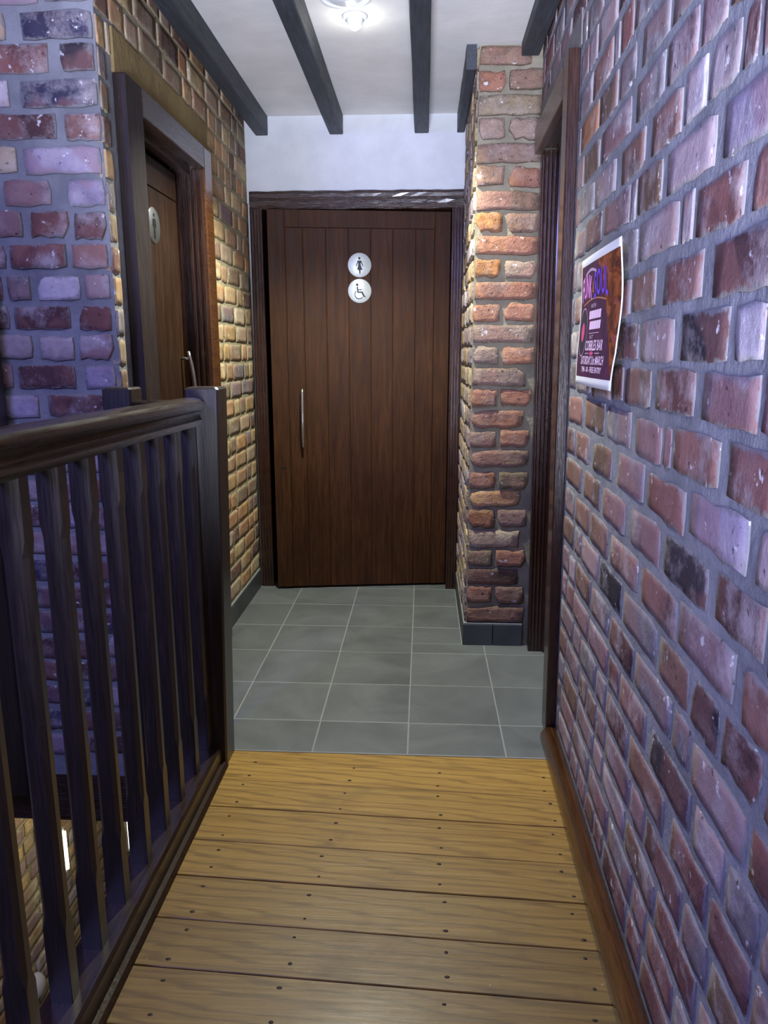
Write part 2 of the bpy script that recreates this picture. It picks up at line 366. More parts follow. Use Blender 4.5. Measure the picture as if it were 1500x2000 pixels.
def lay_bricks(parent, theta, plane, u0, u1, z0, pitch, rows, holes=(), spec=None, pal=RIGHT_WALL, rgh='n', stuff=None, seed=1,
               zmax=2.575, zmin=None, first=None, local=None, proud=0.007, see=None, gap=0.014, only=None):
    """bricks on a wall; theta 0 faces -y, -90 faces -x, +90 faces +x. plane = coordinate of the mortar face. u runs along the wall in world coordinates."""
    R = random.Random(seed); mass = MB(); cnt = 0
    axis_x = abs(theta) < 0.1
    for r in range(rows):
        za = z0 + r * pitch; zb = za + pitch; zc = (za + zb) / 2
        if zmin is not None and zb < zmin: continue
        if za > zmax - 0.03: break
        hgt = pitch - gap
        if zb > zmax: zb = zmax; hgt = zb - za - gap; zc = (za + zb) / 2
        fixed = sorted((spec or {}).get(r, []))
        items = [(a, b, c) for a, b, c in fixed]
        free = []; cur = u0
        for a, b, c in fixed:
            if a - cur > 0.05: free.append((cur, a))
            cur = max(cur, b)
        if u1 - cur > 0.04: free.append((cur, u1))
        for a, b in free:
            x = a; head = (r % 2 == 1)
            if first is None: x0_ = -R.uniform(0, 0.12)
            while x < b - 0.035:
                if first: Lx = first(r, x, R)
                else: Lx = (0.235 if R.random() < 0.62 else 0.118) * R.uniform(0.94, 1.05)
                e = min(x + Lx, b)
                if b - e < 0.055: e = b
                items.append((x, e, None)); x = e
        for a, b, c in items:
            for (ha, hb, hza, hzb) in holes:
                if zc > hza and zc < hzb and b > ha and a < hb:
                    if a < ha and ha - a > 0.03: b = ha - 0.0
                    elif b > hb and b - hb > 0.03: a = hb
                    else: a = b = 0
            if b - a < 0.03: continue
            L = b - a - gap * R.uniform(0.8, 1.2); uc = (a + b) / 2
            kind = 's' if L > 0.155 else 'h'; key = kind + rgh + str(R.randrange(8)); base = TPL[key][3]
            jit = R.uniform(-0.004, 0.004)
            off = proud * R.uniform(0.55, 1.25)
            if axis_x: p = Vector((uc, plane - off, zc + jit))
            elif theta < 0: p = Vector((plane - off, uc, zc + jit))
            else: p = Vector((plane + off, uc, zc + jit))
            col = PAL[c] if c else PAL[R.choice(pal)]
            kx = R.uniform(0.86, 1.14); col = tuple(min(1, q * kx) for q in col[:3]) + (1,)
            rot = (R.uniform(-0.012, 0.012), R.uniform(-0.012, 0.012), theta); scl = (L / base, 1, hgt / 0.078 * R.uniform(0.96, 1.03))
            wp = (local @ p) if local is not None else p
            vis = seen(wp) if see is None else see(wp)
            if vis and cnt < 300:
                cnt += 1
                o = link('brick', MESH[key], parent); o.location = p; o.rotation_euler = rot; o.scale = scl; o.color = col
            elif stuff is not None:
                T = Matrix.Translation(p) @ Matrix.Rotation(theta, 4, 'Z') @ Matrix.Diagonal((*scl, 1))
                v, f, sm, _ = TPL[key]; mass.add(v, f, sm, T)
    if mass.v and stuff is not None:
        mass.build('brick_mass', stuff, parent, kind='stuff')
    return cnt

# ------------------------------------------------------------------ the setting
CEIL = 2.58; YB = 4.20
ceiling = struct(MB().box(-2.4, 0.8, -1.4, 4.25, CEIL, CEIL + 0.12).build('ceiling', M['ceiling']))

# floor: slab with tiles and floorboards
fl = MB()
fl.box(-0.965, 0.70, 2.315, 5.0, -0.14, -0.0007); fl.box(-1.3, -0.965, 2.575, 3.26, -0.14, -0.0007)
fl.box(-0.72, 0.70, -1.4, 2.315, -0.14, -0.022, mi=1)
floor = struct(fl.build('floor', [M['grout'], M['gap']]))
cx = [-1.04, -0.706, -0.374, -0.042, 0.298, 0.63]; cy = [2.318, 2.541, 2.865, 3.207, 3.535, 3.863, 4.163, 4.52]
regs = [(-0.953, 0.60, 2.318, 3.325), (-0.953, 0.197, 3.325, 4.5)]
for i in range(len(cx) - 1):
    for j in range(len(cy) - 1):
        b = MB(); any_ = False; dz = random.uniform(-0.0006, 0.0006)
        merge = []
        for (xa, xb, ya, yb) in regs:
            x0, x1, y0, y1 = max(cx[i], xa), min(cx[i + 1], xb), max(cy[j], ya), min(cy[j + 1], yb)
            if x1 - x0 > 0.02 and y1 - y0 > 0.01: merge.append([x0, x1, y0, y1])
        if len(merge) == 2 and abs(merge[0][0] - merge[1][0]) < 1e-6 and abs(merge[0][1] - merge[1][1]) < 1e-6:
            merge = [[merge[0][0], merge[0][1], merge[0][2], merge[1][3]]]
        if not merge: continue
        g = 0.0023
        for x0, x1, y0, y1 in merge: b.box(x0 + g, x1 - g, y0 + (g if abs(y0 - 3.325) > 1e-6 else 0), y1 - g, -0.02, dz, b=0.0012)
        b.build('tile', M['tile'], floor)

nailm = MB().lathe([(0.0, 0.0008), (0.004, 0.0007), (0.005, -0.002)], 8).mesh('nail'); nailm.materials.append(M['nail'])
sk = -0.048
def board_edge(y, x): return y + sk * (x + 0.16)
edges = [2.30 + 0.055, 2.255, 2.115, 1.968, 1.808, 1.661, 1.510, 1.364, 1.212, 1.06, 0.905, 0.75, 0.595, 0.44, 0.28, 0.13, -0.03, -0.19]
for k in range(len(edges) - 1):
    ya, yb = edges[k + 1], edges[k]; g = 0.0006 if k < 2 else (0.0012 if k == 2 else 0.0018)
    x0, x1 = -0.655, 0.475; dz = random.uniform(-0.001, 0.001)
    pts = []
    for x in (x0, x1): pts.append((board_edge(ya, x) + g, min(board_edge(yb, x) - g, 2.312)))
    (a0, b0), (a1, b1) = pts
    if b0 - a0 < 0.004: a0 = b0 - 0.004
    if b1 - a1 < 0.004: a1 = b1 - 0.004
    zt, zb, ch = dz, -0.021, 0.0016
    # object origin at the board's middle so grain differs from board to board
    oy = (ya + yb) / 2
    v = [(x0, a0 - oy, zb), (x1, a1 - oy, zb), (x1, b1 - oy, zb), (x0, b0 - oy, zb), (x0, a0 - oy, zt - ch), (x1, a1 - oy, zt - ch), (x1, b1 - oy, zt - ch), (x0, b0 - oy, zt - ch),
         (x0 + ch, a0 - oy + ch, zt), (x1 - ch, a1 - oy + ch, zt), (x1 - ch, b1 - oy - ch, zt), (x0 + ch, b0 - oy - ch, zt)]
    f = [(0, 3, 2, 1)] + [(i, (i + 1) % 4, 4 + (i + 1) % 4, 4 + i) for i in range(4)] + [(4 + i, 4 + (i + 1) % 4, 8 + (i + 1) % 4, 8 + i) for i in range(4)] + [(8, 9, 10, 11)]
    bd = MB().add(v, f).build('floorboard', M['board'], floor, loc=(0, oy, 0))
    # boards turn darker and greyer the further they lie from the tiles
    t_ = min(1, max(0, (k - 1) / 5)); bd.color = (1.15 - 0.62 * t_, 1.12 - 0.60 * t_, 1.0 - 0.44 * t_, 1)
    if k >= 1:
        for xn in (0.062, -0.262 - 0.012 * (k - 4), 0.405 - 0.004 * k, -0.56):
            for t in (0.20, 0.76):
                q = link('nail', nailm, bd); yy = board_edge(ya + (yb - ya) * (t + random.uniform(-0.06, 0.06)), xn)
                q.location = (xn + random.uniform(-0.008, 0.008), yy - oy, dz); q.scale = (random.uniform(0.9, 1.7), random.uniform(0.7, 1.1), 1)
    if k == 8:
        q = MB().lathe([(0.0, 0.0010), (0.012, 0.0008), (0.015, -0.002)], 9).build('knot_hole', M['black'], bd)
        q.location = (-0.115, board_edge(yb, -0.115) - 0.010 - oy, dz); q.scale = (1.0, 0.55, 1)

# left corridor wall (buff brick), with the opening of the first door
wl = MB()
wl.box(-1.2, -0.965, 3.30, 4.35, -0.3, CEIL); wl.box(-1.2, -0.965, 2.52, 2.535, -0.3, CEIL); wl.box(-1.2, -0.965, 2.535, 3.30, 2.15, CEIL)
wall_left = struct(wl.build('wall_left', M['mortar_buff']))
hl = [(2.40, 3.385, -1, 2.215), (2.44, 3.444, 2.1, 2.328)]
specl = {r: [(2.335, 2.405 if r % 2 else 2.44, ['brown', 'umber', 'grey', 'tan'][r % 4])] for r in range(10, 28)}
lay_bricks(wall_left, pi / 2, -0.965, 2.335, 4.195, 0.112, 0.0925, 28, hl, specl, BUFF_WALL, 'b', M['stuff_b'], 21, gap=0.011, proud=0.004)
MB().box(-0.966, -0.9545, 2.44, 3.44, 2.198, 2.326, b=0.003).build('lintel', M['lintel'], wall_left, label='smooth buff lintel above the casing')
# stairwell wall (red and mauve brick under violet light)
ws = MB(); ws.box(-2.4, -0.966, 2.34, 2.52, -0.13, CEIL)
wall_stairwell = struct(ws.build('wall_stairwell', M['mortar_grey']))
def on_y(x, y, Y):
    d = ray(x, y); t = Y / d.y; return Vector((0, 0, EYE)) + d * t
def on_x(x, y, X):
    d = ray(x, y); t = X / d.x; return Vector((0, 0, EYE)) + d * t
rowsP = {  # y centre: bricks (x0, x1, colour)
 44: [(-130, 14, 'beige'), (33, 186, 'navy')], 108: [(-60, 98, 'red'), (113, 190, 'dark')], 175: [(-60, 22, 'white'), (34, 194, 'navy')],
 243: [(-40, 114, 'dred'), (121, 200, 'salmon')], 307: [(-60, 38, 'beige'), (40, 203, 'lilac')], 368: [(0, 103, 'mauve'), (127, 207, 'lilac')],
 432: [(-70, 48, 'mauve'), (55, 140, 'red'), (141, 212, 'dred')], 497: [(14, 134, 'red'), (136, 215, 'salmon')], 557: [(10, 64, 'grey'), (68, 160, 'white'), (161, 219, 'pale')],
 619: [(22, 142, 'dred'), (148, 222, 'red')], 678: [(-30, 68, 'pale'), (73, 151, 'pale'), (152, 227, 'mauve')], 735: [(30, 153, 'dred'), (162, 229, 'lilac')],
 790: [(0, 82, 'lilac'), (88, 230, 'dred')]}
spec = {}; zp0, pp = 1.235 - 14 * 0.0918, 0.0918
for yc, lst in rowsP.items():
    for a, b, c in lst:
        pa, pb = on_y(a, yc, 2.335), on_y(b, yc, 2.335); r = int((pa.z - zp0) // pp)
        spec.setdefault(r, []).append((pa.x, min(pb.x, -0.957), c))
lay_bricks(wall_stairwell, 0, 2.34, -2.38, -0.957, zp0, pp, 28, (), spec, PURPLE_WALL, 'n', M['stuff_p'], 5, zmin=-0.12)

# plaster wall at the end, door opening left free, dark room behind
wb = MB()
wb.box(-0.964, 0.21, YB, YB + 0.15, 2.15, CEIL); wb.box(-0.964, -0.89, YB + 0.02, YB + 0.15, 0, 2.15); wb.box(0.16, 0.21, YB + 0.02, YB + 0.15, 0, 2.15)
wb.box(-1.1, 0.4, 4.95, 5.0, -0.1, 2.6, mi=1); wb.box(-1.1, -0.97, YB + 0.15, 4.95, -0.1, 2.6, mi=1); wb.box(0.25, 0.4, YB + 0.15, 4.95, -0.1, 2.6, mi=1)
wb.box(-1.1, 0.4, YB + 0.15, 4.95, 2.5, 2.6, mi=1)
wall_back = struct(wb.build('wall_back', [M['plaster'], M['black']]))

# brick pier right of the end door
wall_pier = struct(MB().box(0.212, 0.72, 3.338, 4.34, -0.1, CEIL).build('wall_pier', M['mortar_pier']))
def first_pier(r, x, R): return (0.128 if r % 2 else 0.262) * R.uniform(0.98, 1.02)
GO = {19: 'orange', 17: 'orange', 11: 'brick', 5: 'orange', 6: 'sand', 4: 'beige', 3: 'umber', 2: 'brown', 23: 'sand2', 21: 'clay', 13: 'sand2', 12: 'sand2', 10: 'brick', 15: 'brick'}
specp = {r: [(0.206, 0.335 if r % 2 else 0.455, c)] for r, c in GO.items()}
lay_bricks(wall_pier, 0, 3.338, 0.206, 0.486, 0.108, 0.0917, 27, [(0.43, 0.49, 2.53, 2.6)], specp, PIER, 'r', None, 9, first=first_pier, gap=0.0135, proud=0.015)
lay_bricks(wall_pier, -pi / 2, 0.212, 3.332, 4.165, 0.108, 0.0917, 27, (), None, ['beige', 'buff', 'white', 'beige', 'pale'], 'r', None, 14, gap=0.014, proud=0.009)

# long right wall: leans and swings in a touch, so it is built in its own frame
wall_right = bpy.data.objects.new('wall_right', None)
wr = MB(); wr.box(0, 0.22, -3.9, 0.08, 0, CEIL); wr.box(0, 0.22, 0.08, 0.876, 2.20, CEIL)
wall_right = struct(wr.build('wall_right', M['mortar_grey']))
wall_right.location = (0.488, 2.46, -0.0); wall_right.rotation_euler = (0, -0.0133, -0.018)
WR = Matrix.Translation((0.488, 2.46, 0)) @ Matrix.Rotation(-0.018, 4, 'Z') @ Matrix.Rotation(-0.0133, 4, 'Y')
WRi = WR.inverted()
def on_wr(px, py):
    o = WRi @ Vector((0, 0, EYE)); d = WRi.to_3x3() @ ray(px, py); t = (-0.006 - o.x) / d.x
    return o + d * t
A_ = [((890, 500), (1190, 250), 'white'), ((1015, 690), (1400, 400), 'pale'), ((720, 960), (1000, 760), 'salmon'), ((620, 790), (870, 540), 'grey'), ((555, 600), (760, 420), 'mauve'),
 ((350, 640), (480, 500), 'salmon'), ((390, 790), (545, 690), 'brown'), ((270, 990), (390, 880), 'orange'), ((400, 950), (600, 830), 'mauve'), ((530, 1110), (690, 1010), 'brown'),
 ((815, 1240), (1150, 1000), 'white'), ((1180, 960), (1560, 740), 'lilac'), ((630, 1360), (800, 1250), 'brown'), ((1000, 1480), (1340, 1290), 'red'), ((1360, 1310), (1620, 1160), 'salmon'),
 ((640, 1640), (910, 1480), 'pale'), ((300, 1560), (410, 1490), 'dark'), ((415, 1490), (590, 1370), 'mauve'), ((360, 1330), (500, 1220), 'pale'), ((1115, 1750), (1600, 1620), 'dred'),
 ((800, 1850), (1070, 1740), 'red'), ((600, 1900), (760, 1850), 'brown'), ((675, 170), (860, 30), 'grey'), ((780, 290), (1050, 80), 'mauve'), ((490, 470), (640, 290), 'grey'),
 ((1240, 130), (1470, -20), 'dred'), ((1400, 330), (1560, 220), 'mauve')]
B_ = [((650, 570), (880, 530), 'pale'), ((910, 510), (1240, 490), 'vdark'), ((1260, 470), (1480, 470), 'white'), ((550, 840), (730, 835), 'brown'), ((750, 870), (1020, 900), 'red'),
 ((1050, 900), (1440, 920), 'mauve'), ((620, 1160), (800, 1190), 'mauve'), ((860, 1240), (1180, 1320), 'salmon'), ((1210, 1390), (1560, 1440), 'red'), ((300, 1040), (430, 1070), 'brown'),
 ((180, 970), (290, 1010), 'salmon'), ((440, 1070), (600, 1130), 'grey'), ((350, 1280), (480, 1340), 'brown'), ((510, 1370), (690, 1430), 'mauve'), ((700, 1500), (960, 1620), 'red'),
 ((970, 1640), (1380, 1830), 'lilac'), ((160, 1330), (280, 1440), 'brown'), ((290, 1470), (400, 1560), 'brown'), ((410, 1580), (565, 1680), 'mauve'), ((240, 1180), (330, 1250), 'salmon'),
 ((590, 1690), (790, 1860), 'mauve'), ((800, 1890), (1110, 2060), 'dark'), ((460, 1850), (650, 1980), 'salmon'), ((330, 1730), (450, 1830), 'brown'), ((1400, 1860), (1600, 1950), 'white')]
C_ = [((390, 370), (545, 490), 'vdark'), ((660, 420), (910, 590), 'red'), ((900, 690), (1290, 940), 'mauve'), ((770, 880), (1060, 1100), 'brown'), ((620, 940), (870, 1220), 'grey'),
 ((520, 1130), (700, 1330), 'salmon'), ((1130, 560), (1480, 800), 'dred'), ((720, 1420), (1000, 1760), 'dark'), ((890, 1330), (1250, 1650), 'vdark'), ((1310, 1100), (1600, 1330), 'salmon'),
 ((1100, 1260), (1480, 1560), 'dred'), ((580, 1480), (830, 1790), 'brown')]
D_ = [((850, 690), (1110, 1000), 'red'), ((690, 1420), (880, 1660), 'salmon'), ((1000, 560), (1220, 820), 'pale')]
specr = {}; zr0, pr = 0.054, 0.0983
for lst, oy in ((A_, 0), (B_, 500), (C_, 1000), (D_, 1400)):
    for (xa, ya), (xb, yb), c in lst:
        p = on_wr(1050 + xa / 3.3333, oy + ya / 3.3333); q = on_wr(1050 + xb / 3.3333, oy + yb / 3.3333)
        r = int(((p.z + q.z) / 2 - zr0) // pr)
        specr.setdefault(r, []).append((q.y, p.y, c))
for r in list(specr):
    out = []
    for a, b, c in sorted(specr[r]):
        if out and a < out[-1][1]:
            m = (a + out[-1][1]) / 2
            if out[-1][1] - a > 0.5 * (b - a): continue
            out[-1] = (out[-1][0], m, out[-1][2]); a = m
        out.append((a, b, c))
    specr[r] = out
lay_bricks(wall_right, -pi / 2, 0.0, -3.8, 0.876, zr0, pr, 27, [(-0.02, 0.95, -1, 2.33)], specr, RIGHT_WALL, 'n', M['stuff_r'], 31, local=WR, proud=0.0022, gap=0.015,
           see=lambda p: seen(p, 120))
MB().box(-0.006, 0.01, -0.02, 0.872, 2.246, 2.345, b=0.003).build('lintel', M['lintel_grey'], wall_right, label='smooth grey lintel above the casing')

# dark tile skirting
def skirt(name, pieces):
    root = struct(bpy.data.objects.new(name, None)); COL.objects.link(root)
    for p in pieces: MB().box(*p[:6], b=0.0015).build(p[6] if len(p) > 6 else 'tile', M['grout'] if len(p) > 6 else M['skirt_tile'], root)
    return root
skirt('baseboard_left', [(-0.964, -0.951, a + 0.002, b - 0.002, 0.001, 0.106) for a, b in ((3.376, 3.62), (3.62, 3.952), (3.952, 4.165))] + [(-0.965, -0.955, 3.376, 4.165, 0.1065, 0.111, 'grout_line')])
skirt('baseboard_pier', [(0.198, 0.338, 3.316, 3.332, 0.001, 0.102), (0.342, 0.476, 3.316, 3.332, 0.001, 0.102)] +
      [(0.198, 0.21, a + 0.002, b - 0.002, 0.001, 0.102) for a, b in ((3.334, 3.66), (3.66, 3.99), (3.99, 4.165))] +
      [(0.201, 0.476, 3.320, 3.336, 0.1025, 0.109, 'grout_line'), (0.201, 0.21, 3.338, 4.165, 0.1025, 0.109, 'grout_line')])
# quadrant moulding at the foot of the right wall
def foot(y): return 0.437 + 0.0175 * (y - 2.46) - 0.004, 0.484 + 0.018 * (y - 2.46)
b = MB(); prof = []
ys = (-1.35, 2.455); k = 8; vv = []
for y in ys:
    xa, xb = foot(y)
    ring = [(xb, 0.0), (xa, 0.0), (xa, 0.012)] + [(xb - (xb - xa) * cos(t * pi / 2 / 6), 0.012 + 0.036 * sin(t * pi / 2 / 6)) for t in range(1, 7)]
    vv += [(x, y, z) for x, z in ring]; k = len(ring)
b.add(vv, [(i, (i + 1) % k, k + (i + 1) % k, k + i) for i in range(k)] + [tuple(range(k)), tuple(range(2 * k - 1, k - 1, -1))], [True] * k + [False] * 2)
struct(b.build('baseboard_right', M['skirt']))

# ------------------------------------------------------------------ ceiling beams
def beam(x0, x1, y0, y1, z0, label, dx=0.0, z1=CEIL - 0.001):
    o = MB()
    prof = [(x0, z0 + 0.004), (x0 + 0.004, z0), (x1 - 0.004, z0), (x1, z0 + 0.004), (x1, z1), (x0, z1)]
    o.prism(prof, 'y', y0, y1, n=12, jitter=0.0012)
    q = o.build('ceiling_beam', M['beam']); tag(q, label, 'beam', 'charcoal ceiling beams'); return q
beam(-0.905, -0.838, -1.35, 4.195, 2.486, 'dark ceiling beam running along the top of the buff brick left wall')
beam(-0.510, -0.438, -1.35, 4.195, 2.486, 'charcoal ceiling beam just left of the lit ceiling spotlight')
beam(-0.062, 0.012, -1.35, 4.195, 2.486, 'charcoal ceiling beam just right of the lit ceiling spotlight')
beam(0.160, 0.200, 3.325, 4.195, 2.486, 'short dark ceiling beam against the left side of the brick pier')
beam(0.380, 0.452, -1.35, 3.318, 2.53, 'dark ceiling beam ending at the front of the brick pier above the right door')

# ------------------------------------------------------------------ signs and pictograms (in the x-z plane, facing -y)
def disc(r, th): return MB().lathe([(0, -th), (r - 0.002, -th), (r, -th + 0.002), (r, 0)], 48, Matrix.Rotation(0, 4, 'X') @ Matrix(((1, 0, 0, 0), (0, 0, 1, 0), (0, 1, 0, 0), (0, 0, 0, 1))))
def poly(mb, pts, y0, y1): mb.prism(pts[::1], 'y', y0, y1)
def ellipse(cx_, cz_, rx, rz, n=16): return [(cx_ + rx * cos(2 * pi * i / n), cz_ + rz * sin(2 * pi * i / n)) for i in range(n)]
def pict_woman(s):
    mb = MB(); a, b_ = -0.0042, -0.0028
    P = lambda pts: poly(mb, [(x * s, z * s) for x, z in pts], a, b_)
    P(ellipse(-0.02, 0.56, 0.10, 0.11)); P([(-0.17, 0.37), (0.15, 0.37), (0.09, 0.10), (0.10, 0.0), (-0.12, 0.0), (-0.11, 0.10)])
    P([(-0.12, 0.0), (0.10, 0.0), (0.25, -0.40), (-0.22, -0.40)]); P([(-0.17, 0.37), (-0.11, 0.30), (-0.24, -0.10), (-0.32, -0.10)]); P([(0.15, 0.37), (0.32, -0.09), (0.25, -0.10), (0.09, 0.30)])
    P([(-0.08, -0.40), (0.09, -0.40), (0.06, -0.74), (-0.01, -0.74)]); return mb
def pict_wheel(s):
    mb = MB(); a, b_ = -0.0042, -0.0028
    P = lambda pts: poly(mb, [(x * s, z * s) for x, z in pts], a, b_)
    P(ellipse(-0.22, 0.52, 0.11, 0.11)); P([(-0.27, 0.36), (-0.16, 0.36), (-0.10, -0.08), (-0.21, -0.16)]); P([(-0.15, 0.14), (0.18, 0.14), (0.18, 0.07), (-0.14, 0.07)])
    P([(-0.21, -0.16), (-0.10, -0.05), (0.24, -0.05), (0.24, -0.16)]); P([(0.15, -0.16), (0.25, -0.06), (0.44, -0.44), (0.33, -0.50)]); P([(0.33, -0.50), (0.40, -0.42), (0.52, -0.44), (0.52, -0.50)])
    arc = [radians(t) for t in range(130, 331, 12)]
    for t0, t1 in zip(arc[:-1], arc[1:]):
        P([(-0.06 + 0.40 * cos(t0), -0.30 + 0.40 * sin(t0)), (-0.06 + 0.40 * cos(t1), -0.30 + 0.40 * sin(t1)), (-0.06 + 0.33 * cos(t1), -0.30 + 0.33 * sin(t1)), (-0.06 + 0.33 * cos(t0), -0.30 + 0.33 * sin(t0))])
    return mb
def pict_man(s):
    mb = MB(); a, b_ = -0.0042, -0.0028
    P = lambda pts: poly(mb, [(x * s, z * s) for x, z in pts], a, b_)
    P(ellipse(0, 0.58, 0.10, 0.11)); P([(-0.15, 0.38), (0.15, 0.38), (0.12, -0.12), (-0.12, -0.12)]); P([(-0.15, 0.38), (-0.22, 0.34), (-0.28, -0.08), (-0.21, -0.10), (-0.13, 0.22)]); P([(0.15, 0.38), (0.13, 0.22), (0.21, -0.10), (0.28, -0.08), (0.22, 0.34)])
    P([(-0.12, -0.12), (-0.01, -0.12), (-0.02, -0.72), (-0.11, -0.72)]); P([(0.01, -0.12), (0.12, -0.12), (0.11, -0.72), (0.02, -0.72)]); return mb
def sign(parent, pict, loc, rot, label, r=0.064, mat='sign'):
    p = disc(r, 0.003).build('sign_plate', M[mat], parent, loc=loc, rot=rot, label=label)
    pict(r * 0.98).build('pictogram', M['ink'], p); return p
def pull_handle(parent, top, bot, out, mat, r=0.0095):
    """bowed bar on two short stand-offs; top/bot are the fixing points on the face, out the way it stands off"""
    top, bot, out = Vector(top), Vector(bot), Vector(out); ax = (top - bot); L = ax.length; ax.normalize(); mb = MB()
    n = 14; pts = []; rr = []
    for i in range(n + 1):
        t = i / n; pts.append(bot - ax * 0.03 + ax * (L + 0.06) * t + out * (0.032 + 0.020 * sin(pi * t))); rr.append(r * (0.72 + 0.28 * min(1, 5 * min(t, 1 - t))))
    mb.tube(pts, rr, 12)
    for p in (top, bot): mb.tube([p - out * 0.004, p + out * 0.036], r * 0.7, 10)
    return mb.build('pull_handle', mat, parent)

def reeded(w0, w1, face, depth, n, axis_face):
    """moulded casing profile: n shallow reeds across the width w0..w1; face is the front coordinate, the back lies depth behind it.
    returns points (w, d)"""
    pts = [(w0, face + depth), (w0, face)]
    for i in range(n):
        a = w0 + (w1 - w0) * i / n; b_ = w0 + (w1 - w0) * (i + 1) / n
        for t in (0.12, 0.3, 0.5, 0.7, 0.88): pts.append((a + (b_ - a) * t, face - 0.004 * sin(pi * t) * (1 if depth > 0 else -1) + (0.003 if depth > 0 else -0.003)))
    pts += [(w1, face), (w1, face + depth)]
    return pts

# ------------------------------------------------------------------ end door (women's and accessible toilet), a little ajar towards the corridor
door1 = struct(bpy.data.objects.new('door_1', None)); COL.objects.link(door1); door1.location = (-0.37, 4.17, 0)
door1['label'] = 'wide dark-stained plank door at the end of the tiled corridor'
D1 = Matrix.Translation((0.37, -4.17, 0))
fr = MB(); fr.prism(reeded(-0.945, -0.878, 4.17, 0.13, 4, 'y'), 'z', 0.001, 2.203, D1, n=1); fr.build('door_jamb', M['frame'], door1)
fr = MB(); fr.prism(reeded(0.141, 0.203, 4.17, 0.13, 4, 'y'), 'z', 0.001, 2.203, D1, n=1); fr.build('door_jamb', M['frame'], door1)
prof = [(4.30, 2.113), (4.172, 2.113), (4.166, 2.122), (4.168, 2.14), (4.163, 2.155), (4.167, 2.172), (4.164, 2.19), (4.168, 2.203), (4.30, 2.203)]
fr = MB(); fr.prism(prof, 'x', -0.944, 0.202, D1, n=24, jitter=0.0022); fr.build('door_head', M['frame_h'], door1)
ang = atan2(0.13, 0.985)
slabM = Matrix.Translation((-0.842, 4.118, 0)) @ Matrix.Rotation(ang, 4, 'Z')
SL = 0.988
sb = MB(); sb.box(0.003, SL - 0.003, 0.010, 0.044, 0.014, 2.100)
slab = sb.build('slab', M['door'], door1); slab.matrix_local = D1 @ slabM
def sub(mb, name, mat, **kw): return mb.build(name, mat, slab, **kw)
sub(MB().box(0, 0.0905, 0, 0.043, 0.0125, 2.107, b=0.002), 'door_board', M['door']); sub(MB().box(0.9035, SL, 0, 0.043, 0.0125, 2.107, b=0.002), 'door_board', M['door'])
sub(MB().box(0.0915, 0.9025, 0.001, 0.043, 2.018, 2.107, b=0.002), 'top_rail', M['door'])
bx = [0.0915, 0.187, 0.310, 0.432, 0.553, 0.674, 0.799, 0.9025]
for a, c in zip(bx[:-1], bx[1:]): sub(MB().box(a + 0.0012, c - 0.0012, 0.003, 0.030, 0.0125, 2.0165, b=0.0028), 'door_board', M['door'])
sub(MB().box(0.036, 0.068, -0.0006, 0.004, 0.714, 0.722), 'lock_slot', M['black'])
def onslab(u, d, z): return (D1 @ slabM) @ Vector((u, d, z))
slabrot = (0, 0, ang)
sign(door1, pict_woman, onslab(0.492, 0.003, 1.827), slabrot, 'round silver sign with a black woman in a skirt, the upper of the two')
sign(door1, pict_wheel, onslab(0.492, 0.003, 1.692), slabrot, 'round silver sign with a black wheelchair symbol, the lower of the two')
o_ = (slabM.to_3x3() @ Vector((0, -1, 0)))
pull_handle(door1, onslab(0.168, 0.003, 1.140), onslab(0.168, 0.003, 0.865), o_, M['steel'])

# ------------------------------------------------------------------ left door (men's toilet)
door2 = struct(bpy.data.objects.new('door_2', None)); COL.objects.link(door2); door2.location = (-0.965, 2.9, 0); door2['label'] = "dark plank door with a man sign set in the buff brick left wall"
D2 = Matrix.Translation((0.965, -2.9, 0))
def d2(mb, name, mat, **kw): return mb.build(name, mat, door2, **kw)
d2(MB().box(-0.964, -0.922, 2.44, 2.575, 0.001, 2.1975, b=0.005, M=D2), 'casing', M['casing_dark'])
d2(MB().box(-0.964, -0.922, 3.26, 3.372, 0.001, 2.1975, b=0.005, M=D2), 'casing', M['skirt'])
d2(MB().box(-0.964, -0.9215, 2.575, 3.26, 2.108, 2.1975, b=0.004, M=D2), 'casing_head', M['frame_y'])
d2(MB().box(-1.195, -0.93, 2.537, 2.5745, 0.001, 2.145, M=D2), 'door_jamb', M['frame'])
jb = MB(); jb.box(-1.195, -0.93, 3.262, 3.298, 0.001, 2.145, M=D2)
for xx in (-0.945, -0.968, -0.992): jb.box(xx - 0.008, xx + 0.008, 3.252, 3.262, 0.001, 2.11, b=0.003, M=D2)
d2(jb, 'door_jamb', M['frame'])
d2(MB().box(-1.195, -0.965, 2.5745, 3.262, 2.118, 2.146, M=D2).box(-1.02, -0.985, 2.5745, 3.262, 2.085, 2.118, M=D2), 'door_head', M['frame_y'])
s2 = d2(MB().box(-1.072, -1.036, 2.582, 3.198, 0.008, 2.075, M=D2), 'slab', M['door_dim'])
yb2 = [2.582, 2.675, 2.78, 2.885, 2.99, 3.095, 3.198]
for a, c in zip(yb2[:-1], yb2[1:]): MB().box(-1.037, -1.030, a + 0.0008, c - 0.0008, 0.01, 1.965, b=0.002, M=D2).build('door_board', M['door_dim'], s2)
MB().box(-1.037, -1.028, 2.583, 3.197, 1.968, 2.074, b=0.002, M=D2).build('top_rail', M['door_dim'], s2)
sign(door2, pict_man, D2 @ Vector((-1.030, 2.912, 1.83)), (0, 0, pi / 2), 'round silver sign with a black man symbol', r=0.066, mat='sign_grey')
pull_handle(door2, D2 @ Vector((-1.029, 3.15, 1.335)), D2 @ Vector((-1.029, 3.15, 1.06)), (1, 0, 0), M['steel'], 0.009)
